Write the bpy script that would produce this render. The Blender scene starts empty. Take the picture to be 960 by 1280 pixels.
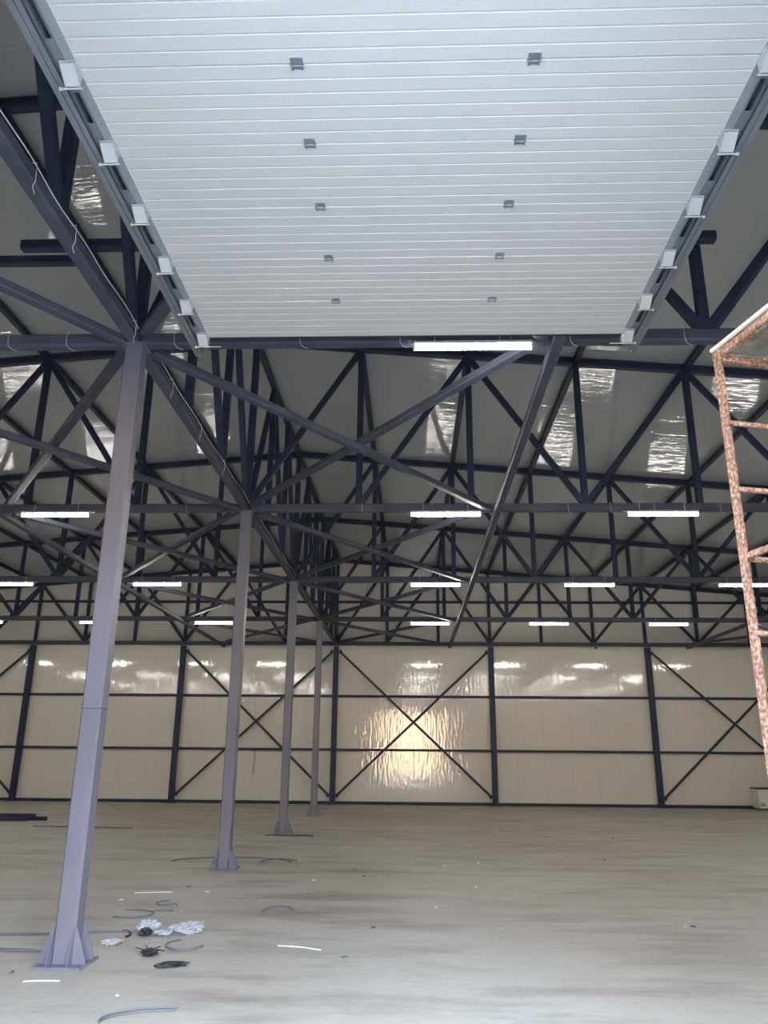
import bpy, bmesh, math, random
from mathutils import Vector, Matrix
random.seed(7)
scn = bpy.context.scene
COL = scn.collection

# ------------------------------------------------------------------ camera
F_PX, YAW, PITCH, ROLL, EYE = 977.56, 0.0355, 0.3032, 0.0090, 1.7313
fw = Vector((-math.sin(YAW)*math.cos(PITCH), math.cos(YAW)*math.cos(PITCH), math.sin(PITCH)))
r0 = Vector((math.cos(YAW), math.sin(YAW), 0)); u0 = r0.cross(fw)
rt = r0*math.cos(ROLL) + u0*math.sin(ROLL); up = -r0*math.sin(ROLL) + u0*math.cos(ROLL)
cam = bpy.data.cameras.new('camera'); cam_o = bpy.data.objects.new('camera', cam); COL.objects.link(cam_o)
cam_o.matrix_world = Matrix(((rt.x, up.x, -fw.x, 0), (rt.y, up.y, -fw.y, 0), (rt.z, up.z, -fw.z, EYE), (0, 0, 0, 1)))
cam.sensor_fit = 'AUTO'; cam.sensor_width = 36.0; cam.lens = F_PX*36.0/1280.0
cam.clip_start = 0.05; cam.clip_end = 300
scn.camera = cam_o

# ------------------------------------------------------------------ world, sun, exposure
LAMP_STRENGTH = 36.0
world = bpy.data.worlds.new('world'); scn.world = world; world.use_nodes = True
bg = world.node_tree.nodes['Background']
bg.inputs[0].default_value = (0.62, 0.80, 1.08, 1); bg.inputs[1].default_value = 11.6
sun = bpy.data.lights.new('sun', 'SUN'); sun_o = bpy.data.objects.new('sun', sun); COL.objects.link(sun_o)
sun.energy = 46.0; sun.color = (1.0, 0.82, 0.62); sun.angle = 0.02
sun_o.rotation_euler = Vector((0.25, -0.72, -0.70)).to_track_quat('-Z', 'Y').to_euler()   # high over the rear of the hall, shines onto the yard
portal = bpy.data.lights.new('door_daylight_portal', 'AREA'); portal.shape = 'RECTANGLE'; portal.size = 3.9; portal.size_y = 4.9
portal.cycles.is_portal = True
po = bpy.data.objects.new('door_daylight_portal', portal); COL.objects.link(po)
po.location = (0.03, 1.30, 2.47); po.rotation_euler = (math.radians(90), 0, 0)
scn.view_settings.view_transform = 'Standard'; scn.view_settings.look = 'None'
scn.view_settings.gamma = 1.0; scn.view_settings.use_curve_mapping = False
scn.view_settings.exposure = 1.40
scn.cycles.max_bounces = 9; scn.cycles.diffuse_bounces = 6; scn.cycles.glossy_bounces = 4
scn.cycles.sample_clamp_indirect = 8.0
scn.cycles.use_denoising = True

# ------------------------------------------------------------------ helpers
def bm_new(): return bmesh.new()

def obj(name, bm, mat, parent=None, smooth=False):
    me = bpy.data.meshes.new(name)
    bmesh.ops.recalc_face_normals(bm, faces=bm.faces[:])
    bm.to_mesh(me); bm.free()
    if mat: me.materials.append(mat)
    if smooth:
        for p in me.polygons: p.use_smooth = True
    o = bpy.data.objects.new(name, me); COL.objects.link(o)
    if parent: o.parent = parent
    return o

def tag(o, label=None, cat=None, group=None, kind=None):
    if label: o['label'] = label
    if cat: o['category'] = cat
    if group: o['group'] = group
    if kind: o['kind'] = kind
    return o

def thing(name, label, cat, loc=(0, 0, 0), rz=0.0, group=None):
    o = bpy.data.objects.new(name, None); COL.objects.link(o)
    o.empty_display_size = 0.2
    o.location = loc; o.rotation_euler = (0, 0, rz)
    return tag(o, label, cat, group)

def box(bm, x0, x1, y0, y1, z0, z1):
    vs = [bm.verts.new((x, y, z)) for z in (z0, z1) for x, y in ((x0, y0), (x1, y0), (x1, y1), (x0, y1))]
    for f in ((0, 3, 2, 1), (4, 5, 6, 7), (0, 1, 5, 4), (1, 2, 6, 5), (2, 3, 7, 6), (3, 0, 4, 7)):
        bm.faces.new([vs[i] for i in f])

def frame_of(a, b, upv=(0, 0, 1)):
    a, b = Vector(a), Vector(b); d = (b-a).normalized(); u = Vector(upv)
    if abs(d.dot(u)) > 0.98: u = Vector((0, 1, 0))
    s = d.cross(u).normalized(); u = s.cross(d).normalized()
    return a, b, s, u

def sweep2(bm, a, b, prof, upv=(0, 0, 1)):
    """straight member of constant section prof [(side, up), ...] from a to b"""
    a, b, s, u = frame_of(a, b, upv)
    r1 = [bm.verts.new(a+s*x+u*y) for x, y in prof]; r2 = [bm.verts.new(b+s*x+u*y) for x, y in prof]
    n = len(prof)
    for i in range(n): bm.faces.new((r1[i], r1[(i+1) % n], r2[(i+1) % n], r2[i]))
    bm.faces.new(r1[::-1]); bm.faces.new(r2)

def rhs(w, h, c=0.15):
    """rolled hollow section with softened corners"""
    x, y = w/2, h/2; c = c*min(w, h)
    return [(x, -y+c), (x, y-c), (x-c, y), (-x+c, y), (-x, y-c), (-x, -y+c), (-x+c, -y), (x-c, -y)]

def beam(bm, a, b, w, h=None, upv=(0, 0, 1), c=0.15): sweep2(bm, a, b, rhs(w, h or w, c), upv)

def tube(bm, pts, r, n=6, closed=False):
    pts = [Vector(p) for p in pts]; rings = []
    N = len(pts)
    for i, p in enumerate(pts):
        a = pts[i-1] if (i > 0 or closed) else p; b = pts[(i+1) % N] if (i < N-1 or closed) else p
        d = (b-a).normalized()
        u = Vector((0, 0, 1)) if abs(d.z) < 0.9 else Vector((0, 1, 0))
        s = d.cross(u).normalized(); u = s.cross(d)
        rings.append([bm.verts.new(p+s*r*math.cos(2*math.pi*k/n)+u*r*math.sin(2*math.pi*k/n)) for k in range(n)])
    for i in range(N if closed else N-1):
        A, B = rings[i], rings[(i+1) % N]
        for k in range(n): bm.faces.new((A[k], A[(k+1) % n], B[(k+1) % n], B[k]))
    if not closed:
        bm.faces.new(rings[0][::-1]); bm.faces.new(rings[-1])

def cyl(bm, a, b, r, n=16):
    a, b, s, u = frame_of(a, b)
    sweep2(bm, a, b, [(r*math.cos(2*math.pi*k/n), r*math.sin(2*math.pi*k/n)) for k in range(n)])

def plate(bm, pts, nrm, t):
    """flat polygon plate of thickness t"""
    nv = Vector(nrm).normalized()*t/2
    A = [bm.verts.new(Vector(p)-nv) for p in pts]; B = [bm.verts.new(Vector(p)+nv) for p in pts]
    n = len(pts)
    for i in range(n): bm.faces.new((A[i], A[(i+1) % n], B[(i+1) % n], B[i]))
    bm.faces.new(A[::-1]); bm.faces.new(B)

def copy_tree(o, parent=None):
    c = o.copy(); COL.objects.link(c)
    if parent: c.parent = parent
    for ch in list(o.children): copy_tree(ch, c)
    return c

# ------------------------------------------------------------------ materials
def mat(name, col, rough=0.5, metal=0.0, spec=0.5):
    m = bpy.data.materials.new(name); m.use_nodes = True
    b = m.node_tree.nodes['Principled BSDF']
    b.inputs['Base Color'].default_value = (*col, 1); b.inputs['Roughness'].default_value = rough
    b.inputs['Metallic'].default_value = metal; b.inputs['Specular IOR Level'].default_value = spec
    return m

def nodes(m): return m.node_tree.nodes, m.node_tree.links, m.node_tree.nodes['Principled BSDF']

def noise_color(m, c1, c2, scale=(1, 1, 1), sc=5.0, detail=4, lo=0.35, hi=0.65, bump=0.0):
    N, L, B = nodes(m)
    tc = N.new('ShaderNodeTexCoord'); mp = N.new('ShaderNodeMapping'); mp.inputs['Scale'].default_value = scale
    nz = N.new('ShaderNodeTexNoise'); nz.inputs['Scale'].default_value = sc; nz.inputs['Detail'].default_value = detail
    cr = N.new('ShaderNodeValToRGB'); cr.color_ramp.elements[0].position = lo; cr.color_ramp.elements[1].position = hi
    cr.color_ramp.elements[0].color = (*c1, 1); cr.color_ramp.elements[1].color = (*c2, 1)
    L.new(tc.outputs['Object'], mp.inputs[0]); L.new(mp.outputs[0], nz.inputs[0]); L.new(nz.outputs[0], cr.inputs[0])
    L.new(cr.outputs[0], B.inputs['Base Color'])
    if bump:
        bp = N.new('ShaderNodeBump'); bp.inputs['Strength'].default_value = bump; bp.inputs['Distance'].default_value = 0.01
        L.new(nz.outputs[0], bp.inputs['Height']); L.new(bp.outputs[0], B.inputs['Normal'])
    return mp, nz, cr

# dark slate-blue paint of the hall's steel
M_STEEL = mat('slate_steel_paint', (0.04, 0.05, 0.08), 0.58, 0, 0.25)
noise_color(M_STEEL, (0.022, 0.030, 0.058), (0.032, 0.041, 0.075), (1, 1, 1), 2.2, 5)
M_CHORD = mat('floor_lit_steel_paint', (0.075, 0.082, 0.115), 0.58, 0, 0.3)  # lighter copy of the steel paint, light from the floor put into the colour
noise_color(M_CHORD, (0.062, 0.069, 0.098), (0.085, 0.092, 0.125), (1, 1, 1), 2.5, 5)
M_COLUMN = mat('column_paint', (0.16, 0.165, 0.21), 0.36)
noise_color(M_COLUMN, (0.122, 0.122, 0.158), (0.158, 0.156, 0.195), (1, 1, 0.25), 3.0, 6)
M_GALV = mat('galvanised', (0.50, 0.52, 0.53), 0.40, 0.3)
M_TRACK = mat('track_steel', (0.20, 0.215, 0.24), 0.45, 0.3)
M_CAP = mat('end_cap_steel', (0.30, 0.32, 0.34), 0.45, 0.3)
M_HINGE = mat('hinge_steel', (0.22, 0.25, 0.28), 0.4, 0.5)
M_DOOR = mat('white_door_paint', (0.76, 0.77, 0.77), 0.42)
noise_color(M_DOOR, (0.485, 0.488, 0.475), (0.525, 0.525, 0.51), (1, 1, 1), 60, 3)
M_LID = mat('black_plastic', (0.02, 0.02, 0.024), 0.45)
M_WHITE = mat('white_enamel', (0.62, 0.63, 0.64), 0.35)
M_GREYP = mat('grey_plastic', (0.30, 0.30, 0.31), 0.5)
M_CABLE = mat('grey_conduit', (0.13, 0.13, 0.15), 0.6)
M_PALE = mat('pale_cable', (0.62, 0.62, 0.62), 0.5)
M_RUST = mat('rust', (0.32, 0.16, 0.10), 0.85)
mp, nz, cr = noise_color(M_RUST, (0.12, 0.060, 0.040), (0.34, 0.245, 0.19), (1, 1, 1), 45, 8, 0.36, 0.62, 0.5)
e = cr.color_ramp.elements.new(0.5); e.color = (0.24, 0.125, 0.075, 1)
M_PLY = mat('weathered_sheet', (0.20, 0.18, 0.13), 0.8)
noise_color(M_PLY, (0.13, 0.11, 0.08), (0.25, 0.23, 0.17), (1, 1, 1), 9, 6)
M_EDGE = mat('pale_worn_timber', (0.62, 0.54, 0.46), 0.7)
M_PLASTIC = mat('clear_film', (0.80, 0.83, 0.86), 0.12)
M_PLASTIC.node_tree.nodes['Principled BSDF'].inputs['Transmission Weight'].default_value = 0.55
M_PLASTIC.node_tree.nodes['Principled BSDF'].inputs['IOR'].default_value = 1.25
M_STRIP = mat('cream_strip', (0.85, 0.84, 0.78), 0.5)

def lamp_mat():
    m = bpy.data.materials.new('lit_diffuser'); m.use_nodes = True; N, L, B = nodes(m)
    B.inputs['Base Color'].default_value = (0.9, 0.9, 0.9, 1)
    B.inputs['Emission Color'].default_value = (1.0, 0.965, 0.91, 1); B.inputs['Emission Strength'].default_value = LAMP_STRENGTH
    return m
M_LAMP = lamp_mat()

def panel_mat(name, col1, col2, ripple_scale, joint_axis, joint_step, rough=0.14, bump=0.25, dist=0.01, spec=0.5):
    """painted sandwich panel: faint ripples in the sheet and a fine joint every joint_step metres"""
    m = mat(name, col1, rough, 0, spec); N, L, B = nodes(m)
    tc = N.new('ShaderNodeTexCoord')
    mp = N.new('ShaderNodeMapping'); mp.inputs['Scale'].default_value = ripple_scale
    nz = N.new('ShaderNodeTexNoise'); nz.inputs['Scale'].default_value = 1.0; nz.inputs['Detail'].default_value = 1.5
    L.new(tc.outputs['Object'], mp.inputs[0]); L.new(mp.outputs[0], nz.inputs[0])
    sep = N.new('ShaderNodeSeparateXYZ'); L.new(tc.outputs['Object'], sep.inputs[0])
    dv = N.new('ShaderNodeMath'); dv.operation = 'DIVIDE'; dv.inputs[1].default_value = joint_step
    L.new(sep.outputs[joint_axis], dv.inputs[0])
    fr = N.new('ShaderNodeMath'); fr.operation = 'FRACT'; L.new(dv.outputs[0], fr.inputs[0])
    ab = N.new('ShaderNodeMath'); ab.operation = 'SUBTRACT'; ab.inputs[1].default_value = 0.5; L.new(fr.outputs[0], ab.inputs[0])
    a2 = N.new('ShaderNodeMath'); a2.operation = 'ABSOLUTE'; L.new(ab.outputs[0], a2.inputs[0])
    gt = N.new('ShaderNodeMath'); gt.operation = 'GREATER_THAN'; gt.inputs[1].default_value = 0.492; L.new(a2.outputs[0], gt.inputs[0])
    mx = N.new('ShaderNodeMix'); mx.data_type = 'RGBA'
    mx.inputs[6].default_value = (*col1, 1); mx.inputs[7].default_value = (*col2, 1)
    L.new(gt.outputs[0], mx.inputs[0]); L.new(mx.outputs[2], B.inputs['Base Color'])
    bp = N.new('ShaderNodeBump'); bp.inputs['Strength'].default_value = bump; bp.inputs['Distance'].default_value = dist
    L.new(nz.outputs[0], bp.inputs['Height']); L.new(bp.outputs[0], B.inputs['Normal'])
    return m
M_WALL = panel_mat('cream_wall_panel', (0.60, 0.575, 0.525), (0.50, 0.475, 0.43), (11, 11, 2.4), 0, 1.02, 0.07, 0.5, 0.011, 0.6)
M_WALLS = panel_mat('side_wall_panel', (0.60, 0.58, 0.53), (0.42, 0.39, 0.34), (9, 9, 1.4), 1, 1.02, 0.2, 0.4)
M_ROOF = panel_mat('grey_roof_panel', (0.43, 0.455, 0.475), (0.41, 0.435, 0.455), (0.5, 17, 1), 1, 1.0, 0.035, 0.9, 0.0066)

def floor_mat():
    m = mat('concrete_floor', (0.4, 0.37, 0.32), 0.5, 0, 0.35); N, L, B = nodes(m)
    tc = N.new('ShaderNodeTexCoord')
    def nz(scale, sc, det):
        mp = N.new('ShaderNodeMapping'); mp.inputs['Scale'].default_value = scale; L.new(tc.outputs['Object'], mp.inputs[0])
        n = N.new('ShaderNodeTexNoise'); n.inputs['Scale'].default_value = sc; n.inputs['Detail'].default_value = det
        n.inputs['Roughness'].default_value = 0.62
        L.new(mp.outputs[0], n.inputs[0]); return n
    big = nz((1, 1, 1), 0.22, 5); streak = nz((0.5, 1.6, 1), 1.1, 8); fine = nz((1, 1, 1), 14, 6)
    c1 = N.new('ShaderNodeValToRGB'); c1.color_ramp.elements[0].position = 0.35; c1.color_ramp.elements[1].position = 0.66
    c1.color_ramp.elements[0].color = (0.40, 0.345, 0.275, 1); c1.color_ramp.elements[1].color = (0.49, 0.475, 0.42, 1)
    L.new(big.outputs[0], c1.inputs[0])
    c2 = N.new('ShaderNodeValToRGB'); c2.color_ramp.elements[0].position = 0.30; c2.color_ramp.elements[1].position = 0.52
    c2.color_ramp.elements[0].color = (0.62, 0.58, 0.54, 1); c2.color_ramp.elements[1].color = (1, 1, 1, 1)
    L.new(streak.outputs[0], c2.inputs[0])
    c3 = N.new('ShaderNodeValToRGB'); c3.color_ramp.elements[0].position = 0.3; c3.color_ramp.elements[1].position = 0.7
    c3.color_ramp.elements[0].color = (0.92, 0.92, 0.92, 1); c3.color_ramp.elements[1].color = (1.05, 1.05, 1.05, 1)
    L.new(fine.outputs[0], c3.inputs[0])
    def mul(a, b):
        x = N.new('ShaderNodeMix'); x.data_type = 'RGBA'; x.blend_type = 'MULTIPLY'; x.inputs[0].default_value = 1
        L.new(a, x.inputs[6]); L.new(b, x.inputs[7]); return x.outputs[2]
    L.new(mul(mul(c1.outputs[0], c2.outputs[0]), c3.outputs[0]), B.inputs['Base Color'])
    rr = N.new('ShaderNodeMapRange'); rr.inputs[3].default_value = 0.42; rr.inputs[4].default_value = 0.62
    L.new(streak.outputs[0], rr.inputs[0]); L.new(rr.outputs[0], B.inputs['Roughness'])
    bp = N.new('ShaderNodeBump'); bp.inputs['Strength'].default_value = 0.15; bp.inputs['Distance'].default_value = 0.004
    L.new(fine.outputs[0], bp.inputs['Height']); L.new(bp.outputs[0], B.inputs['Normal'])
    return m
M_FLOOR = floor_mat()
M_YARD = mat('yard_concrete', (0.42, 0.41, 0.39), 0.8)
noise_color(M_YARD, (0.15, 0.15, 0.15), (0.21, 0.21, 0.205), (1, 1, 1), 1.0, 6)
M_FACADE = mat('ochre_render', (0.60, 0.42, 0.26), 0.8)
noise_color(M_FACADE, (0.58, 0.44, 0.29), (0.66, 0.51, 0.35), (1, 1, 1), 1.0, 5)

# ------------------------------------------------------------------ layout of the hall
XC, PAN = -2.98, 2.04                 # column line, truss panel
YT = [7.5, 13.5, 19.5, 25.5, 31.32]   # truss lines
YF, YR = 1.45, 31.45                  # front and rear wall faces
XL, XR = XC-9*PAN-0.15, XC+9*PAN+0.15
HB, HR, SL = 6.03, 9.45, 0.083        # bottom chord axis, ridge axis, slope per metre
def ztop(x): return HR-SL*abs(x-XC)

def struct(name, bm, m): return tag(obj(name, bm, m), kind='structure')
bm = bm_new(); box(bm, XL-0.15, XR+0.15, 1.30, YR+0.15, -0.2, 0.0); struct('floor', bm, M_FLOOR)
ZR = 0.085
bm = bm_new()
for x0, x1 in ((XL-0.3, XC), (XC, XR+0.3)):
    za, zb = ztop(x0)+ZR, ztop(x1)+ZR
    vs = [bm.verts.new(p) for p in ((x0, 1.2, za), (x1, 1.2, zb), (x1, YR+0.3, zb), (x0, YR+0.3, za),
                                    (x0, 1.2, za+0.12), (x1, 1.2, zb+0.12), (x1, YR+0.3, zb+0.12), (x0, YR+0.3, za+0.12))]
    for f in ((0, 3, 2, 1), (4, 5, 6, 7), (0, 1, 5, 4), (1, 2, 6, 5), (2, 3, 7, 6), (3, 0, 4, 7)): bm.faces.new([vs[i] for i in f])
struct('ceiling', bm, M_ROOF)
def gable(y0, y1, x0, x1, z0=0.0):
    """wall slab under the roof between x0 and x1"""
    bm = bm_new()
    xs = [x0] + ([XC] if x0 < XC < x1 else []) + [x1]
    pts = [(x0, z0), (x1, z0)] + [(x, ztop(x)+ZR) for x in reversed(xs)]
    plate(bm, [(x, (y0+y1)/2, z) for x, z in pts], (0, 1, 0), abs(y1-y0)); return bm
struct('wall_rear', gable(YR, YR+0.12, XL-0.12, XR+0.12), M_WALL)
bm = gable(1.33, YF, XL-0.12, -1.93)
b2 = gable(1.33, YF, 1.99, XR+0.12); me = bpy.data.meshes.new('tmp'); b2.to_mesh(me); bm.from_mesh(me); b2.free()
b2 = gable(1.33, YF, -1.93, 1.99, 4.95); me = bpy.data.meshes.new('tmp'); b2.to_mesh(me); bm.from_mesh(me); b2.free()
struct('wall_front', bm, M_WALL)
for nm, x0, x1 in (('wall_left', XL-0.12, XL), ('wall_right', XR, XR+0.12)):
    bm = bm_new(); box(bm, x0, x1, YF, YR, 0, ztop(XL)+ZR); struct(nm, bm, M_WALLS)
bm = bm_new(); box(bm, XL, XR, YR-0.10, YR, 0, 0.11); struct('baseboard_rear', bm, M_STEEL)
# yard in front of the door and the building across it
bm = bm_new(); box(bm, -45, 45, -60, 1.30, -0.25, -0.02); struct('ground', bm, M_YARD)
fac = thing('yard_building', 'long ochre building across the yard, mirrored as the warm glow', 'building', (0, -27, 0))
bm = bm_new(); box(bm, -32, 32, -9, 0, -0.02, 7.5); obj('wall', bm, M_FACADE, fac)
bm = bm_new(); box(bm, -32.4, 32.4, -9.4, 0.4, 7.5, 7.8); obj('roof', bm, M_STEEL, fac)

# ------------------------------------------------------------------ steel columns
PLACE = ['nearest the open door', 'second from the door', 'third from the door', 'fourth from the door']
def make_column(label):
    t = thing('steel_column', label, 'column', (XC, 0, 0), 0, 'steel columns in a row down the hall')
    bm = bm_new(); beam(bm, (0, 0, 0.02), (0, 0, 5.95), 0.185, c=0.09)
    obj('shaft', bm, M_COLUMN, t)
    bm = bm_new(); beam(bm, (0, 0, 2.135), (0, 0, 2.141), 0.188, c=0.09)
    obj('weld_seam', bm, M_STEEL, t)
    bm = bm_new(); box(bm, -0.21, 0.21, -0.21, 0.21, 0, 0.022); obj('base_plate', bm, M_COLUMN, t)
    for sx, sy in ((1, 0), (-1, 0), (0, 1), (0, -1)):
        for off in (-0.088, 0.088):
            bm = bm_new()
            P = [(0.0925, 0.022), (0.205, 0.022), (0.205, 0.05), (0.11, 0.30), (0.0925, 0.30)]
            if sx: plate(bm, [(sx*a, off, z) for a, z in P], (0, 1, 0), 0.010)
            else: plate(bm, [(off, sy*a, z) for a, z in P], (1, 0, 0), 0.010)
            obj('gusset', bm, M_COLUMN, t)
    bm = bm_new(); box(bm, -0.13, 0.13, -0.13, 0.13, 5.945, 5.958); obj('cap_plate', bm, M_COLUMN, t)
    return t
col0 = None
for i, y in enumerate(YT[:4]):
    lab = 'grey square steel column with flared base plates, ' + PLACE[i]
    if i == 0: col0 = make_column(lab); o = col0
    else: o = copy_tree(col0); o['label'] = lab
    o.location = (XC, y, 0)

# ------------------------------------------------------------------ rear wall posts, girts and cross braces
PW = 6.12
post0 = None
WORD = {-3: 'beside the left corner', -2: 'leftmost in view, left of the nearest column', -1: 'left of the second column', 0: 'in line with the column row',
        1: 'just right of the warm reflection', 2: 'left of the rusty scaffold', 3: 'near the right corner'}
for k in range(-3, 4):
    x = XC+0.02+k*PW
    if not XL < x < XR: continue
    lab = 'dark steel post at the rear wall, ' + WORD[k]
    if post0 is None:
        t = thing('wall_post', lab, 'post', (x, 31.22, 0), 0, 'posts along the rear wall'); post0 = t
        bm = bm_new(); beam(bm, (0, 0, 0.015), (0, 0, 5.90), 0.20, 0.20, c=0.06); obj('shaft', bm, M_STEEL, t)
        bm = bm_new(); box(bm, -0.19, 0.19, -0.19, 0.13, 0, 0.018); obj('base_plate', bm, M_STEEL, t)
    else:
        t = copy_tree(post0); t['label'] = lab; t.location = (x, 31.22, 0)
for z, lab in ((3.985, 'upper thin dark girt running along the cream rear wall'), (1.975, 'lower thin dark girt running along the cream rear wall'),
               (7.72, 'highest thin dark girt on the rear wall, behind the far trusses')):
    bm = bm_new(); beam(bm, (XL+0.02, 31.385, z), (XR-0.02, 31.385, z), 0.11, 0.09, c=0.05)
    tag(obj('wall_girt', bm, M_STEEL), lab, 'beam', 'girts of the rear wall')
BAY = {-3: 'leftmost bay at the frame edge', -1: 'the bay behind the middle columns', 0: 'the bay with the warm reflection', 2: 'the rightmost bay behind the scaffold'}
for k in (-3, -1, 0, 2):
    x0 = XC+0.02+k*PW+0.125; x1 = XC+0.02+(k+1)*PW-0.125
    x0 = max(x0, XL+0.05)
    t = thing('cross_brace', 'dark steel X brace on the rear wall in '+BAY[k], 'brace', ((x0+x1)/2, 31.24, 0.3), 0, 'cross braces of the rear wall')
    w = (x1-x0)/2; h = 5.72
    bm = bm_new(); beam(bm, (-w, 0.045, 0), (w, 0.045, h-0.3), 0.085, 0.06, (0, 1, 0)); obj('brace_bar', bm, M_STEEL, t)
    bm = bm_new(); beam(bm, (-w, -0.02, h-0.3), (w, -0.02, 0), 0.085, 0.06, (0, 1, 0)); obj('brace_bar', bm, M_STEEL, t)
    for sx in (-1, 1):
        for z in (0, h-0.3):
            sz = 1 if z == 0 else -1
            bm = bm_new(); plate(bm, [(sx*w, 0.012, z-sz*0.05), (sx*(w-0.08), 0.012, z-sz*0.05), (sx*(w-0.13), 0.012, z+sz*0.06), (sx*w, 0.012, z+sz*0.11)], (0, 1, 0), 0.010)
            obj('gusset_plate', bm, M_STEEL, t)

# ------------------------------------------------------------------ transverse roof trusses (two per line, meeting on the column)
TR = ['nearest line above the door panel', 'second line from the door', 'third line from the door', 'fourth line from the door', 'line against the rear wall']
def truss_half(y, side, label):
    t = thing('roof_truss', label, 'truss', (XC, y, 0), 0, 'roof trusses across the hall')
    X = lambda n: side*PAN*n
    Z = lambda n: HR-SL*PAN*n
    n9 = 9
    bm = bm_new(); beam(bm, (side*0.075, 0, HB), (X(n9)+side*0.08, 0, HB), 0.14, 0.145); obj('bottom_chord', bm, M_CHORD, t)
    bm = bm_new(); beam(bm, (side*0.005, 0, Z(0)), (X(n9)+side*0.08, 0, Z(n9)-0.007), 0.15, 0.15); obj('top_chord', bm, M_STEEL, t)
    for n in range(0 if side > 0 else 1, n9+1):
        x = X(n) if n else 0.0
        bm = bm_new(); beam(bm, (x, 0, HB-0.07 if n == 0 else HB), (x, 0, Z(n)), 0.115 if n else 0.13, 0.11, (0, 1, 0)); obj('vertical_strut', bm, M_STEEL, t)
    pairs = [(0, 1)] + [p for k in range(1, n9, 2) for p in ((k, k+1),)] + [(k+2, k+1) for k in range(1, n9-1, 2)]
    for b, tp in pairs:
        bm = bm_new(); beam(bm, (X(b), 0, HB+0.04), (X(tp), 0, Z(tp)-0.03), 0.105, 0.10, (0, 1, 0)); obj('diagonal_strut', bm, M_STEEL, t)
    return t
rt0 = truss_half(YT[0], 1, 'steel roof truss right of the columns, '+TR[0])
lt0 = truss_half(YT[0], -1, 'steel roof truss left of the columns, '+TR[0])
for i in range(1, 5):
    for src, s in ((rt0, 'right'), (lt0, 'left')):
        c = copy_tree(src); c.location = (XC, YT[i], 0)
        c['label'] = 'steel roof truss %s of the columns, %s' % (s, TR[i])

# trusses along the column row, one per bay
YB = [YF+0.02] + YT
BAYW = ['in the door bay', 'between the first and second columns', 'between the second and third columns', 'between the third and fourth columns', 'between the fourth column and the rear wall']
for i in range(5):
    y0, y1 = YB[i], YB[i+1]
    t = thing('ridge_truss', 'steel truss along the column row, %s' % BAYW[i], 'truss', (XC, y0, 0), 0, 'trusses along the column row')
    d = y1-y0; st = d/3
    bm = bm_new(); beam(bm, (0, 0.075 if i else 0, HB-0.005), (0, d-0.075, HB-0.005), 0.135, 0.135); obj('bottom_chord', bm, M_CHORD, t)
    bm = bm_new(); beam(bm, (0, 0.075 if i else 0, HR-0.005), (0, d-0.075, HR-0.005), 0.12, 0.12); obj('top_chord', bm, M_STEEL, t)
    for k in (1, 2):
        bm = bm_new(); beam(bm, (0, k*st, HB), (0, k*st, HR), 0.115, 0.115, (0, 1, 0)); obj('vertical_strut', bm, M_STEEL, t)
    for b, tp in ((0, 1), (2, 1), (3, 2)):
        bo = 0.09 if b == 0 else (-0.09 if b == 3 else 0)
        bm = bm_new(); beam(bm, (0, b*st+bo, HB+0.04), (0, tp*st, HR-0.03), 0.105, 0.105, (1, 0, 0)); obj('diagonal_strut', bm, M_STEEL, t)

# purlins along the hall at every top chord node
NW = ['', 'first', 'second', 'third', 'fourth', 'fifth', 'sixth', 'seventh', 'eighth', 'outermost']
for n in list(range(-9, 0))+list(range(1, 10)):
    x = XC+n*PAN; z = ztop(x)-0.015
    bm = bm_new(); beam(bm, (x, YF+0.02, z), (x, YR-0.01, z), 0.115, 0.12)
    tag(obj('roof_purlin', bm, M_STEEL), 'long dark roof purlin, %s to the %s of the ridge' % (NW[abs(n)], 'right' if n > 0 else 'left'), 'beam', 'purlins under the roof')

# ties and plan bracing at bottom chord level
TIES = [(XC+4.53, 'right of the column row, running away from the door'), (XC-4.53, 'left of the column row, running away from the door'),
        (XC+13.9, 'towards the right wall'), (XC-13.9, 'towards the left wall')]
for x, w in TIES:
    bm = bm_new(); beam(bm, (x, YF+0.02, HB-0.10), (x, YR-0.02, HB-0.10), 0.13, 0.10)
    tag(obj('long_tie', bm, M_CHORD), 'long steel tie under the trusses, '+w, 'beam', 'ties along the hall under the trusses')
def plan_brace(xa, xb, y0, y1, label):
    t = thing('plan_brace', label, 'brace', ((xa+xb)/2, (y0+y1)/2, HB), 0, 'flat cross bracing under the trusses')
    w, d = (xb-xa)/2, (y1-y0)/2
    bm = bm_new(); beam(bm, (-w, -d, -0.05), (w, d, -0.05), 0.125, 0.09); obj('brace_bar', bm, M_CHORD, t)
    bm = bm_new(); beam(bm, (-w, d, 0.045), (w, -d, 0.045), 0.125, 0.09); obj('brace_bar', bm, M_CHORD, t)
for i in range(5):
    y0, y1 = (YB[i]+0.12, YB[i+1]-0.12)
    for xa, xb, w in ((XC+0.12, XC+4.38, 'right of the columns'), (XC-4.38, XC-0.12, 'left of the columns'),
                      (XC+14.05, XR-0.1, 'along the right wall'), (XL+0.1, XC-14.05, 'along the left wall')):
        plan_brace(xa, xb, y0, y1, 'flat X brace %s, %s' % (w, BAYW[i] if 'columns' in w else 'bay %s' % ['at the door', 'second from the door', 'in the middle', 'second from the rear', 'at the rear'][i]))

# carrier beams for the door tracks, hung on the nearest truss line
bm = bm_new(); beam(bm, (-4.35, 7.36, 7.17), (3.32, 7.36, 7.17), 0.12, 0.12); tag(obj('carrier_beam', bm, M_STEEL), 'dark horizontal beam across the nearest truss, above the door panel', 'beam')
bm = bm_new(); beam(bm, (-9.0, 7.62, 7.16), (-3.75, 7.62, 7.16), 0.10, 0.11); tag(obj('carrier_beam', bm, M_STEEL), 'thinner dark beam behind the nearest truss, left of the column row', 'beam')

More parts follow.
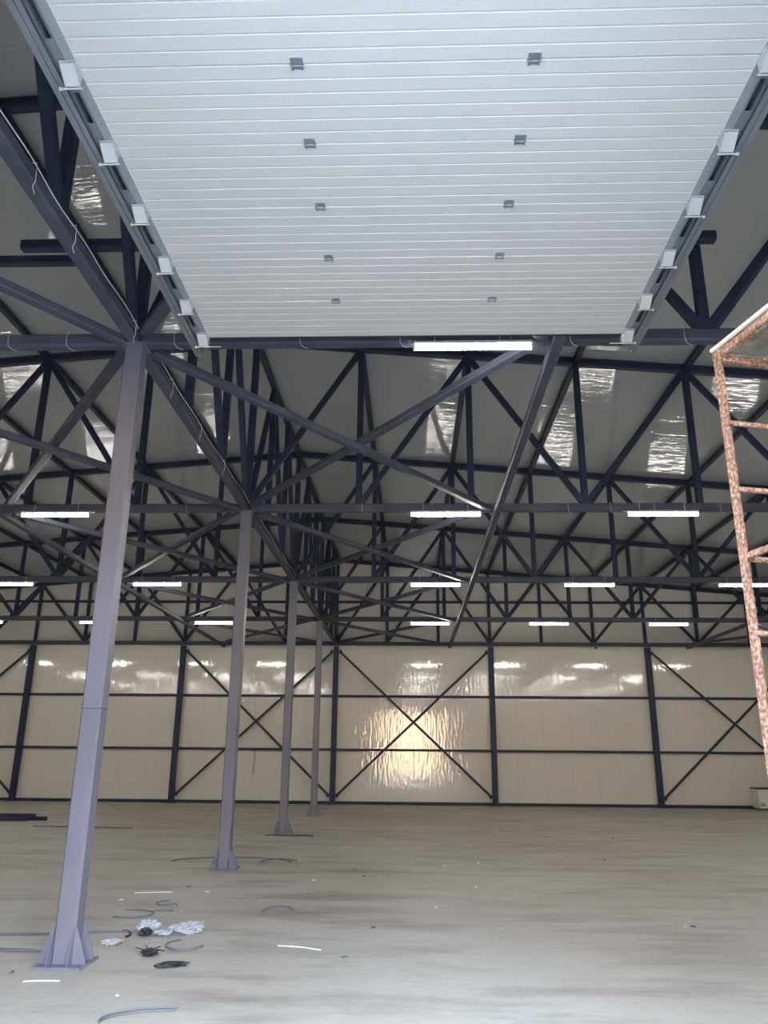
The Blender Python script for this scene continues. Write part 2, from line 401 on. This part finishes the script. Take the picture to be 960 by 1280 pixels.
# ------------------------------------------------------------------ batten lamps
def make_lamp(label):
    t = thing('batten_lamp', label, 'lamp', (0, 0, 0), 0, 'lit batten lamps under the trusses')
    L = 0.63
    bm = bm_new()
    prof = [(-0.032, 0.0), (-0.032, 0.028), (-0.02, 0.04), (0.02, 0.04), (0.032, 0.028), (0.032, 0.0)]
    sweep2(bm, (-L, 0, 0), (L, 0, 0), prof); obj('housing', bm, M_WHITE, t)
    bm = bm_new()
    prof = [(0.030*math.cos(a), -0.062*abs(math.sin(a))-0.001) for a in [math.pi*k/8 for k in range(9)]]
    sweep2(bm, (-L+0.02, 0, 0), (L-0.02, 0, 0), prof); obj('diffuser', bm, M_LAMP, t)
    for s in (-1, 1):
        bm = bm_new(); sweep2(bm, (s*(L-0.02), 0, 0), (s*L, 0, 0), [(0.033, -0.05), (0.033, 0.03), (-0.033, 0.03), (-0.033, -0.05), (-0.02, -0.064), (0.02, -0.064)]); obj('end_cap', bm, M_WHITE, t)
        bm = bm_new(); tube(bm, [(s*0.40, 0, 0.035), (s*0.40, 0.0, 0.11), (s*0.405, 0.0, 0.20)], 0.0035); obj('hanger_wire', bm, M_PALE, t)
    return t
RW = ['first row from the door', 'second row', 'third row', 'farthest row']
CR_ = ['first', 'second', 'third', 'fourth']
lamp0 = None
for i, y in enumerate(YT[:4]):
    for side, xs in (('right', (0.63, 4.47, 8.29, 12.12)), ('left', (-6.456, -10.29, -14.13, -17.96))):
        for k, x in enumerate(xs):
            lab = 'lit batten lamp, %s, %s %s of the columns' % (RW[i], CR_[k], side)
            if lamp0 is None: lamp0 = make_lamp(lab); o = lamp0
            else: o = copy_tree(lamp0); o['label'] = lab
            if i == 0 and k == 0 and side == 'right': x = 0.66
            o.location = (x, y-0.10, 5.905)

# loose lamp lead and cable ties on the nearest beams
bm = bm_new(); tube(bm, [(-0.02+0.02*k, 7.38, 5.925+0.03*math.sin(k*1.9)) for k in range(8)], 0.004)
tag(obj('lamp_lead', bm, M_PALE), 'short curled white lead at the left end of the nearest lamp', 'cable')
def tie_mesh(depth):
    bm = bm_new(); h = 0.08
    tube(bm, [(0, depth, h), (0, -0.005-h, h+0.004), (-0.004, -0.012-h, 0.0), (0.004, -0.012-h, -h-0.004), (0.03, -h+0.02, -h-0.03), (0.09, -h+0.03, -h-0.05)], 0.0035)
    return bm
tie0 = None
for x in (-4.36, -3.72, -2.54, -1.18, -0.11, 0.95, 1.69, 2.89):
    if tie0 is None:
        tie0 = obj('cable_tie', tie_mesh(0.07), M_PALE); tag(tie0, 'thin pale cable tie looped round the nearest cross beam', 'cable tie', 'cable ties on the nearest cross beam'); o = tie0
    else:
        o = tie0.copy(); COL.objects.link(o)
    o.location = (x, 7.5, HB)
for x in (-4.07, -0.87, 2.82, 3.57, 4.34, 4.86, 5.5):
    o = tie0.copy(); COL.objects.link(o); o.location = (x, 13.5, HB)
    o['label'] = 'thin pale cable tie looped round the second cross beam'; o['group'] = 'cable ties on the second cross beam'
for y in (4.9, 5.65, 7.2, 8.55, 9.9, 11.3):
    o = tie0.copy(); COL.objects.link(o); o.location = (XC, y, HB); o.rotation_euler = (0, 0, math.pi/2)
    o['label'] = 'thin pale cable tie looped round the beam along the columns'; o['group'] = 'cable ties along the column beam'
for y0, y1, w in ((3.5, 7.3, 'before the nearest column'), (7.75, 13.3, 'behind the nearest column'), (13.75, 19.3, 'behind the second column')):
    bm = bm_new()
    pts = []
    N = 26
    for k in range(N+1):
        f = k/N; y = y0+(y1-y0)*f
        pts.append((XC+0.078+0.006*math.sin(f*9), y, HB+0.055+0.012*math.sin(f*23)))
    tube(bm, pts, 0.006)
    tag(obj('power_cable', bm, M_PALE), 'pale cable clipped along the beam over the column row, '+w, 'cable', 'cables on the column beam')

# ------------------------------------------------------------------ open sectional door lying under the roof
ZD, YD, DS = 5.52, 6.548, 0.61
DX0, DX1 = -1.915, 1.975
door = thing('sectional_door', 'white ribbed sectional door panel opened flat overhead', 'door', (0.03, YD, ZD)); door['kind'] = 'thing'
def section_mesh():
    """one leaf section, underside ribbed every 10 cm, y from -DS to 0"""
    bm = bm_new(); w0, w1 = DX0-0.03, DX1-0.03
    prof = []
    n = 6; st = DS/n
    for k in range(n):
        y = -DS+k*st
        g = 0.009 if k == 0 else 0.0028      # joint groove / rib groove
        prof += [(y+0.001, g), (y+0.004, g), (y+0.008, 0.0), (y+st-0.008, 0.0)] if k else [(y+0.003, g), (y+0.008, 0.0), (y+st-0.008, 0.0)]
    prof += [(-0.003, 0.010)]
    prof += [(-0.003, 0.042), (-DS+0.003, 0.042)]
    A = [bm.verts.new((w0, y, z)) for y, z in prof]; B = [bm.verts.new((w1, y, z)) for y, z in prof]
    m = len(prof)
    for i in range(m): bm.faces.new((A[i], A[(i+1) % m], B[(i+1) % m], B[i]))
    bm.faces.new(A[::-1]); bm.faces.new(B)
    return bm
def hinge_mesh():
    bm = bm_new()
    box(bm, -0.036, 0.036, -0.045, -0.010, -0.006, 0.0); box(bm, -0.032, 0.032, 0.012, 0.030, -0.006, 0.0)
    cyl(bm, (-0.040, 0, -0.010), (0.040, 0, -0.010), 0.007, 8)
    for sx in (-1, 1): box(bm, sx*0.028-0.006, sx*0.028+0.006, -0.045, 0.030, -0.014, -0.005)
    return bm
def bracket_mesh(s):
    """roller holder hanging at the panel edge, with the roller shaft and its lip"""
    bm = bm_new()
    plate(bm, [(-0.040, -0.055, -0.012), (0.040, -0.055, -0.012), (0.040, 0.045, -0.078), (-0.040, 0.045, -0.078)], (0, -0.55, -0.83), 0.004)
    for x in (-0.044, 0.040): plate(bm, [(x+0.002, -0.06, -0.004), (x+0.002, 0.05, -0.004), (x+0.002, 0.05, -0.088), (x+0.002, -0.06, -0.022)], (1, 0, 0), 0.004)
    box(bm, -0.05, 0.05, -0.065, 0.06, -0.006, 0.0)
    return bm
sec0 = obj('door_section', section_mesh(), M_DOOR, door); sec0.location = (0, 0, 0)
NS = 8
caps = []
for k in range(NS):
    if k: c = sec0.copy(); COL.objects.link(c); c.parent = door; c.location = (0, -k*DS, 0); s_ = c
    else: s_ = sec0
    for s, xe in ((-1, DX0-0.03), (1, DX1-0.03)):
        bm = bm_new(); a, b = sorted((xe, xe+s*0.055)); box(bm, a, b, -DS+0.004, -0.004, -0.004, 0.046)
        for yy in (-DS*0.72, -DS*0.32):
            cyl(bm, ((a+b)/2, yy, -0.009), ((a+b)/2, yy, -0.003), 0.008, 8)
        c = obj('end_cap', bm, M_CAP, s_)
hg0 = None; br0 = None
for k in range(1, NS):
    for x in (-0.677+0.03-0.03, 0.677+0.03-0.03):
        if hg0 is None: hg0 = obj('hinge', hinge_mesh(), M_HINGE, door); o = hg0
        else: o = hg0.copy(); COL.objects.link(o); o.parent = door
        o.location = (x, -k*DS, 0)
for k in range(0, NS):
    for s, xe in ((-1, DX0-0.03-0.045), (1, DX1-0.03+0.045)):
        o = obj('roller_bracket', bracket_mesh(s), M_GALV, door); o.location = (xe, -k*DS-(0.04 if k == 0 else 0)+0.0, -0.004)
        bm = bm_new(); cyl(bm, (-s*0.055, 0.054, -0.084), (s*0.075, 0.054, -0.084), 0.0055, 8)
        cyl(bm, (s*0.068, 0.054, -0.084), (s*0.082, 0.054, -0.084), 0.012, 12)
        if k == 0: cyl(bm, (-s*0.16, 0.054, -0.084), (0, 0.054, -0.084), 0.004, 6)
        r_ = obj('roller_shaft', bm, M_GALV, o)
bm = bm_new(); box(bm, DX0-0.03, DX1-0.03, 0.0, 0.03, 0.004, 0.05); obj('edge_seal', bm, M_LID, door)

def make_track(s, xe, label):
    """horizontal door track: C channel, slotted angle above it and flange"""
    t = thing('door_track', label, 'door track', (xe, YF, ZD), 0, 'tracks of the overhead door')
    y1 = 6.80-YF
    bm = bm_new()
    t0 = 0.003
    for (a, b, c, d) in ((0.098, 0.138, -0.030, -0.026), (0.135, 0.138, -0.030, 0.045), (0.098, 0.138, 0.042, 0.045), (0.098, 0.101, -0.030, -0.016)):
        x0, x1 = sorted((s*a, s*b)); box(bm, x0, x1, 0, y1, c, d)
    obj('channel', bm, M_TRACK, t)
    # slotted plate beside the leaf: oblong holes between the rollers, with a dark hollow above them
    bm = bm_new()
    for a, b in ((0.040, 0.052), (0.090, 0.104)):
        x0, x1 = sorted((s*a, s*b)); box(bm, x0, x1, 0, y1, 0.004, 0.008)
    x0, x1 = sorted((s*0.052, s*0.090)); ye = YD-YF; y = y1
    edges = []
    k = 0; top = y1
    while top > 0:
        h1 = ye-k*DS-0.20; h0 = h1-0.24
        box(bm, x0, x1, max(h1, 0), top, 0.004, 0.008); top = h0; k += 1
        if h0 < 0: break
    x0, x1 = sorted((s*0.040, s*0.104)); box(bm, x0, x1, 0, y1, 0.10, 0.104)
    for a, b in ((0.036, 0.040), (0.104, 0.108)):
        x0, x1 = sorted((s*a, s*b)); box(bm, x0, x1, 0, y1, 0.050, 0.104)
    obj('slotted_web', bm, M_TRACK, t)
    bm = bm_new(); x0, x1 = sorted((s*0.142, s*0.180)); box(bm, x0, x1, 0, y1+0.05, -0.034, -0.030)
    x0, x1 = sorted((s*0.176, s*0.180)); box(bm, x0, x1, 0, y1+0.05, -0.030, 0.012)
    x0, x1 = sorted((s*0.138, s*0.142)); box(bm, x0, x1, 0, y1+0.05, -0.034, 0.09); obj('flange', bm, M_TRACK, t)
    for yy in (1.2, 3.4, 5.1):
        bm = bm_new(); x0, x1 = sorted((s*0.143, s*0.149)); box(bm, x0, x1, yy-0.02, yy+0.02, 0.04, 0.37)
        obj('drop_bracket', bm, M_TRACK, t)
    return t
make_track(-1, DX0-0.02, 'dark steel door track along the left edge of the overhead door')
make_track(1, DX1+0.02, 'dark steel door track along the right edge of the overhead door')

# ------------------------------------------------------------------ rusty scaffold on the right
A14 = math.radians(14)
sc = thing('rusty_scaffold', 'rusty angle-iron scaffold tower standing right of the open door', 'scaffold', (1.915, 4.50, 0), A14)
SW, SD, SH = 1.25, 1.55, 4.20
def angle_prof(w, t): return [(0, 0), (w, 0), (w, t), (t, t), (t, w), (0, w)]
for ix, iy in ((0, 0), (1, 0), (0, 1), (1, 1)):
    x, y = ix*SW, -iy*SD; sx, sy = (1 if not ix else -1), (-1 if not iy else 1)
    bm = bm_new()
    pr = [(x+sx*a, y+sy*b) for a, b in angle_prof(0.062, 0.007)]
    lo = [bm.verts.new((px_, py_, 0.03)) for px_, py_ in pr]; hi = [bm.verts.new((px_, py_, SH+0.02)) for px_, py_ in pr]
    for i in range(6): bm.faces.new((lo[i], lo[(i+1) % 6], hi[(i+1) % 6], hi[i]))
    bm.faces.new(lo[::-1]); bm.faces.new(hi)
    obj('post', bm, M_RUST, sc)
    bm = bm_new(); box(bm, x-0.05+sx*0.02, x+0.05+sx*0.02, y-0.05+sy*0.02, y+0.05+sy*0.02, 0, 0.03); obj('foot_plate', bm, M_RUST, sc)
RZ = [4.2-0.43*k-0.065 for k in range(1, 10)]
for k, z in enumerate(RZ):
    for yy in (-0.025, -SD+0.025):
        bm = bm_new(); cyl(bm, (0.02, yy, z), (SW-0.02, yy, z), 0.017, 10); obj('rung', bm, M_RUST, sc)
for z in (SH-0.035, 2.86, 1.14, 0.30):
    for xx in (0.03, SW-0.03):
        bm = bm_new(); beam(bm, (xx, -0.01, z), (xx, -SD+0.01, z), 0.05 if z > 4 else 0.035, 0.05 if z > 4 else 0.035, c=0.1); obj('side_rail', bm, M_RUST, sc)
for yy in (-0.03, -SD+0.03):
    bm = bm_new(); beam(bm, (0.0, yy, SH-0.06), (SW, yy, SH-0.06), 0.045, 0.045, c=0.1); obj('top_rail', bm, M_RUST, sc)
bm = bm_new(); beam(bm, (-0.004, 0.0, SH+0.004), (-0.004, -SD-0.02, SH+0.004), 0.022, 0.022, c=0.1); obj('edge_strip', bm, M_EDGE, sc)
bm = bm_new(); box(bm, 0.05, 0.24, -SD+0.05, -0.06, SH-0.03, SH-0.012); obj('deck_board', bm, M_PLY, sc)
bm = bm_new(); box(bm, 0.60, 0.82, -SD+0.05, -0.06, SH-0.03, SH-0.012); obj('deck_board', bm, M_PLY, sc)
for a, b in (((0.3, -0.07, SH-0.06), (0.55, -0.75, SH-0.06)), ((0.85, -0.07, SH-0.06), (0.60, -0.75, SH-0.06))):
    bm = bm_new(); cyl(bm, a, b, 0.012, 8); obj('deck_brace', bm, M_RUST, sc)
for a, b in (((SW-0.03, -0.05, 0.3), (SW-0.03, -SD+0.05, 2.86)), ((0.05, -SD+0.03, 1.2), (SW-0.05, -SD+0.03, 2.8))):
    bm = bm_new(); cyl(bm, a, b, 0.014, 8); obj('diagonal_brace', bm, M_RUST, sc)

# ------------------------------------------------------------------ chest freezer by the rear wall
fz = thing('chest_freezer', 'white chest freezer with a black lid edge, by the rear wall at right', 'freezer', (13.15, 30.75, 0))
bm = bm_new(); beam(bm, (0, 0, 0.07), (0, 0, 0.72), 1.20, 0.62, (0, 1, 0), c=0.05); obj('cabinet', bm, M_WHITE, fz)
bm = bm_new(); box(bm, -0.64, 0.62, -0.34, 0.32, 0.72, 0.77); obj('lid', bm, M_LID, fz)
bm = bm_new(); box(bm, -0.56, -0.40, -0.322, -0.309, 0.14, 0.26)
for k in range(4): box(bm, -0.55, -0.41, -0.328, -0.321, 0.155+0.025*k, 0.165+0.025*k)
obj('vent_grille', bm, M_GREYP, fz)
for sx in (-0.5, 0.5):
    for sy in (-0.24, 0.24):
        bm = bm_new(); cyl(bm, (sx-0.015, sy, 0.035), (sx+0.015, sy, 0.035), 0.035, 12); obj('caster', bm, M_GREYP, fz)

# ------------------------------------------------------------------ steel stock lying by the left
bars = [(-11.7, 22.15, 0.0, 2.15, 0.10, 0.03, 'front dark steel bar of the stack on the floor at far left'),
        (-11.9, 22.42, 0.0, 2.75, 0.10, 0.02, 'middle dark steel bar of the stack on the floor at far left'),
        (-12.1, 22.75, 0.0, 2.0, 0.09, 0.05, 'rear dark steel bar of the stack on the floor at far left'),
        (-11.9, 22.28, 0.101, 2.5, 0.08, 0.025, 'topmost dark steel bar lying on the stack at far left')]
for x, y, z, l, s_, r_, lab in bars:
    bm = bm_new(); beam(bm, (-1.5, 0, s_/2), (l-0.75, 0, s_/2), s_*1.3, s_)
    o = obj('steel_bar', bm, M_STEEL); o.location = (x, y, z); o.rotation_euler = (0, 0, r_); tag(o, lab, 'steel bar', 'steel bars stacked on the floor')

# ------------------------------------------------------------------ wires and small fittings on the rear wall
bm = bm_new(); tube(bm, [(-6.02, 31.33, 2.0), (-6.0, 31.30, 1.93), (-5.99, 31.31, 1.6), (-6.03, 31.31, 1.3), (-6.02, 31.32, 1.04)], 0.012)
tag(obj('hanging_wire', bm, M_LID), 'thin dark wire hanging from the lower girt left of the third column', 'wire')
bm = bm_new(); tube(bm, [(0.10, 31.33, 1.95), (0.11, 31.31, 1.5), (0.10, 31.31, 1.2), (0.12, 31.32, 1.05), (0.08, 31.31, 1.0)], 0.010)
tag(obj('hanging_wire', bm, M_LID), 'thin dark wire hanging in the warm reflection on the rear wall', 'wire')
cm = thing('dome_camera', 'small dark dome camera under the rear beam, right of centre', 'camera', (7.3, 31.28, 5.955))
bm = bm_new(); cyl(bm, (0, 0, -0.03), (0, 0, 0.0), 0.07, 16); obj('mount', bm, M_GREYP, cm)
bm = bm_new(); bmesh.ops.create_uvsphere(bm, u_segments=16, v_segments=10, radius=0.055, matrix=Matrix.Translation((0, 0, -0.045))); obj('dome', bm, M_LID, cm, True)

# ------------------------------------------------------------------ litter on the floor
def arc(cx, cy, rx, ry, a0, a1, n=40, z=0.010, wob=0.0):
    return [(cx+rx*math.cos(math.radians(a0+(a1-a0)*k/n))*(1+wob*math.sin(k*0.7)), cy+ry*math.sin(math.radians(a0+(a1-a0)*k/n)), z) for k in range(n+1)]
def conduit(pts, label, r=0.009, m=None):
    bm = bm_new(); tube(bm, pts, r)
    return tag(obj('conduit_offcut', bm, m or M_CABLE), label, 'conduit', 'conduit offcuts on the floor')
conduit(arc(-3.55, 8.30, 0.95, 0.34, 95, 275, 40, wob=0.01), 'long grey conduit looping left of the nearest column base')
conduit(arc(-2.85, 8.62, 0.62, 0.16, 160, 20, 30, wob=0.01), 'grey conduit arching behind the nearest column base, to its right')
conduit(arc(-3.75, 7.95, 0.55, 0.05, 200, 340, 20), 'grey conduit end lying across the left of the nearest base plate')
conduit(arc(-3.18, 9.72, 0.26, 0.22, -120, 120, 30), 'grey conduit ring open to the left, behind the plastic film')
conduit([(-2.98, 9.9, 0.012), (-2.86, 9.95, 0.012), (-2.78, 9.93, 0.012), (-2.74, 9.9, 0.012)], 'short straight grey conduit beside the open ring', 0.009)
conduit(arc(-2.98, 10.42, 0.11, 0.16, 90, 300, 16)+[(-2.84, 10.35, 0.013), (-2.78, 10.2, 0.013)], 'small curled grey offcut behind the plastic film')
conduit(arc(-4.05, 8.72, 0.5, 0.16, 230, 330, 20), 'grey conduit curve at the left frame edge')
conduit(arc(-2.95, 8.62, 0.14, 0.2, -20, 90, 12), 'short dark conduit curl right of the nearest column foot', 0.012, M_LID)
conduit(arc(-2.15, 8.28, 0.18, 0.22, 120, 350, 24), 'small grey ring beside the white plastic film')
conduit(arc(-1.55, 10.0, 0.18, 0.30, 20, 200, 24), 'grey half ring lying in the open floor right of the film')
conduit(arc(-3.05, 14.2, 1.05, 0.75, 12, 168, 44, wob=0.01), 'long thin conduit arch beside the second column base', 0.010)
conduit(arc(-2.25, 14.4, 0.30, 0.40, 0, 200, 24), 'small conduit loop right of the second column base', 0.010)
conduit(arc(-1.62, 6.05, 0.5, 0.28, 95, 190, 24), 'blue-grey conduit curve at the bottom frame edge', 0.006)
conduit(arc(-1.60, 6.00, 0.5, 0.28, 98, 188, 24), 'second blue-grey conduit curve beside it at the bottom edge', 0.006)
conduit([(-3.3+0.1*k, 19.0+0.05*math.sin(k), 0.012) for k in range(12)], 'thin dark offcut beside the third column base', 0.012, M_LID)
conduit([(-9.4+0.2*k, 20.6-0.02*k, 0.012) for k in range(14)], 'long thin dark cable on the floor left of the nearest column', 0.012, M_CABLE)
def strip(a, b, lab, bend=0.03, w=0.03):
    bm = bm_new(); a, b = Vector(a), Vector(b); d = (b-a); s = Vector((-d.y, d.x, 0)).normalized()
    n = 8; top = []
    rows = []
    for k in range(n+1):
        f = k/n; p = a+d*f+s*bend*math.sin(math.pi*f)
        rows.append([bm.verts.new(p+s*w/2*q+Vector((0, 0, z))) for q, z in ((-1, 0.001), (1, 0.001), (1, 0.006), (-1, 0.006))])
    for k in range(n):
        for i in range(4): bm.faces.new((rows[k][i], rows[k][(i+1) % 4], rows[k+1][(i+1) % 4], rows[k+1][i]))
    bm.faces.new(rows[0][::-1]); bm.faces.new(rows[-1])
    tag(obj('plastic_strip', bm, M_STRIP), lab, 'strip', 'pale strips on the floor')
strip((-3.62, 11.15, 0), (-3.15, 11.25, 0), 'pale plastic strip lying between the first and second columns', 0.01, 0.035)
strip((-1.27, 8.32, 0), (-0.84, 8.17, 0), 'curved pale plastic strip lying alone on the open floor', 0.03, 0.022)
strip((-3.08, 6.95, 0), (-2.80, 6.98, 0), 'pale strip in front of the nearest column base', 0.015, 0.022)

def crumple(name, size, seed, m, n=3, flat=0.6):
    rnd = random.Random(seed); bm = bm_new()
    bmesh.ops.create_icosphere(bm, subdivisions=n, radius=1.0)
    from mathutils import noise
    for v in bm.verts:
        p = v.co.copy(); k = 1+0.45*noise.noise(p*2.3+Vector((seed, 0, 0)))+0.28*noise.noise(p*6+Vector((0, seed, 0)))+0.12*(rnd.random()-0.5)
        v.co = Vector((p.x*k*size[0], p.y*k*size[1], max(0.002, (p.z*flat*k+0.55)*size[2])))
    return obj(name, bm, m)
def put(o, x, y, rz, lab, cat):
    o.location = (x, y, 0.0); o.rotation_euler = (0, 0, rz); return tag(o, lab, cat)
put(crumple('plastic_wrap', (0.10, 0.13, 0.09), 3, M_PLASTIC, 4), -2.70, 8.85, 0.3, 'crumpled clear wrap piled next to the black scrap', 'plastic wrap')
put(crumple('plastic_wrap', (0.15, 0.16, 0.075), 11, M_PLASTIC, 4), -2.28, 8.88, -0.1, 'shiny flattened clear film, right of the crumpled wrap', 'plastic wrap')
put(crumple('plastic_wrap', (0.09, 0.08, 0.04), 17, M_PLASTIC), -2.50, 8.72, 0.6, 'small scrap of clear film between two bigger pieces', 'plastic wrap')
put(crumple('plastic_wrap', (0.09, 0.10, 0.04), 23, M_PLASTIC), -2.86, 8.28, 0.1, 'small clear film scrap right of the nearest column base', 'plastic wrap')
def rag(x, y, seed, lab, sx=0.07, sy=0.07, h=0.05):
    t = crumple('black_scrap', (sx, sy, h), seed, M_LID, 3); put(t, x, y, seed, lab, 'scrap'); t['group'] = 'black scraps on the floor'
    return t
rag(-2.66, 8.66, 5, 'black crumpled scrap in front of the clear wrap', 0.07, 0.06, 0.06)
t = rag(-2.36, 7.86, 8, 'black spiky scrap in front of the plastic film', 0.075, 0.07, 0.05)
for k in range(4):
    bm = bm_new(); tube(bm, [(0, 0, 0.03), (0.07*math.cos(k*1.1-8), 0.07*math.sin(k*1.1-8), 0.05), (0.13*math.cos(k*1.1-8), 0.13*math.sin(k*1.1-8), 0.04+0.01*k)], 0.005)
    obj('wire_end', bm, M_LID, t)
rag(-2.05, 7.48, 13, 'black flattened scrap nearest the camera', 0.14, 0.055, 0.035)
# small chips scattered over the slab
rnd = random.Random(4)
chips = [(1.15, 14.6), (3.45, 15.3), (2.96, 9.5), (3.05, 9.52), (0.55, 14.2), (-0.72, 12.9), (1.2, 17.3), (-0.1, 20.4), (-2.7, 11.3), (-3.05, 11.7), (0.3, 10.4),
         (4.6, 19.3), (-4.0, 9.9), (-4.2, 11.0), (-3.6, 10.6), (-0.9, 13.6), (-1.4, 12.4), (-0.4, 9.2), (2.1, 21.0), (-6.0, 24.5), (-1.9, 30.4), (-8.3, 30.6), (0.9, 12.0), (-0.6, 7.9), (-2.2, 6.6), (-3.3, 7.2)]
for i, (x, y) in enumerate(chips):
    pale = i % 2 == 0
    s_ = 0.014+0.018*rnd.random()
    o = crumple('debris_chip', (s_*1.5, s_, 0.016), 40+i, M_STRIP if pale else M_CABLE, 1)
    o.location = (x, y, 0); o.rotation_euler = (0, 0, rnd.random()*3)
    if pale: tag(o, 'tiny pale chip of debris on the concrete floor', 'debris', 'pale debris chips')
    else: tag(o, 'tiny dark chip of debris on the concrete floor', 'debris', 'dark debris chips')
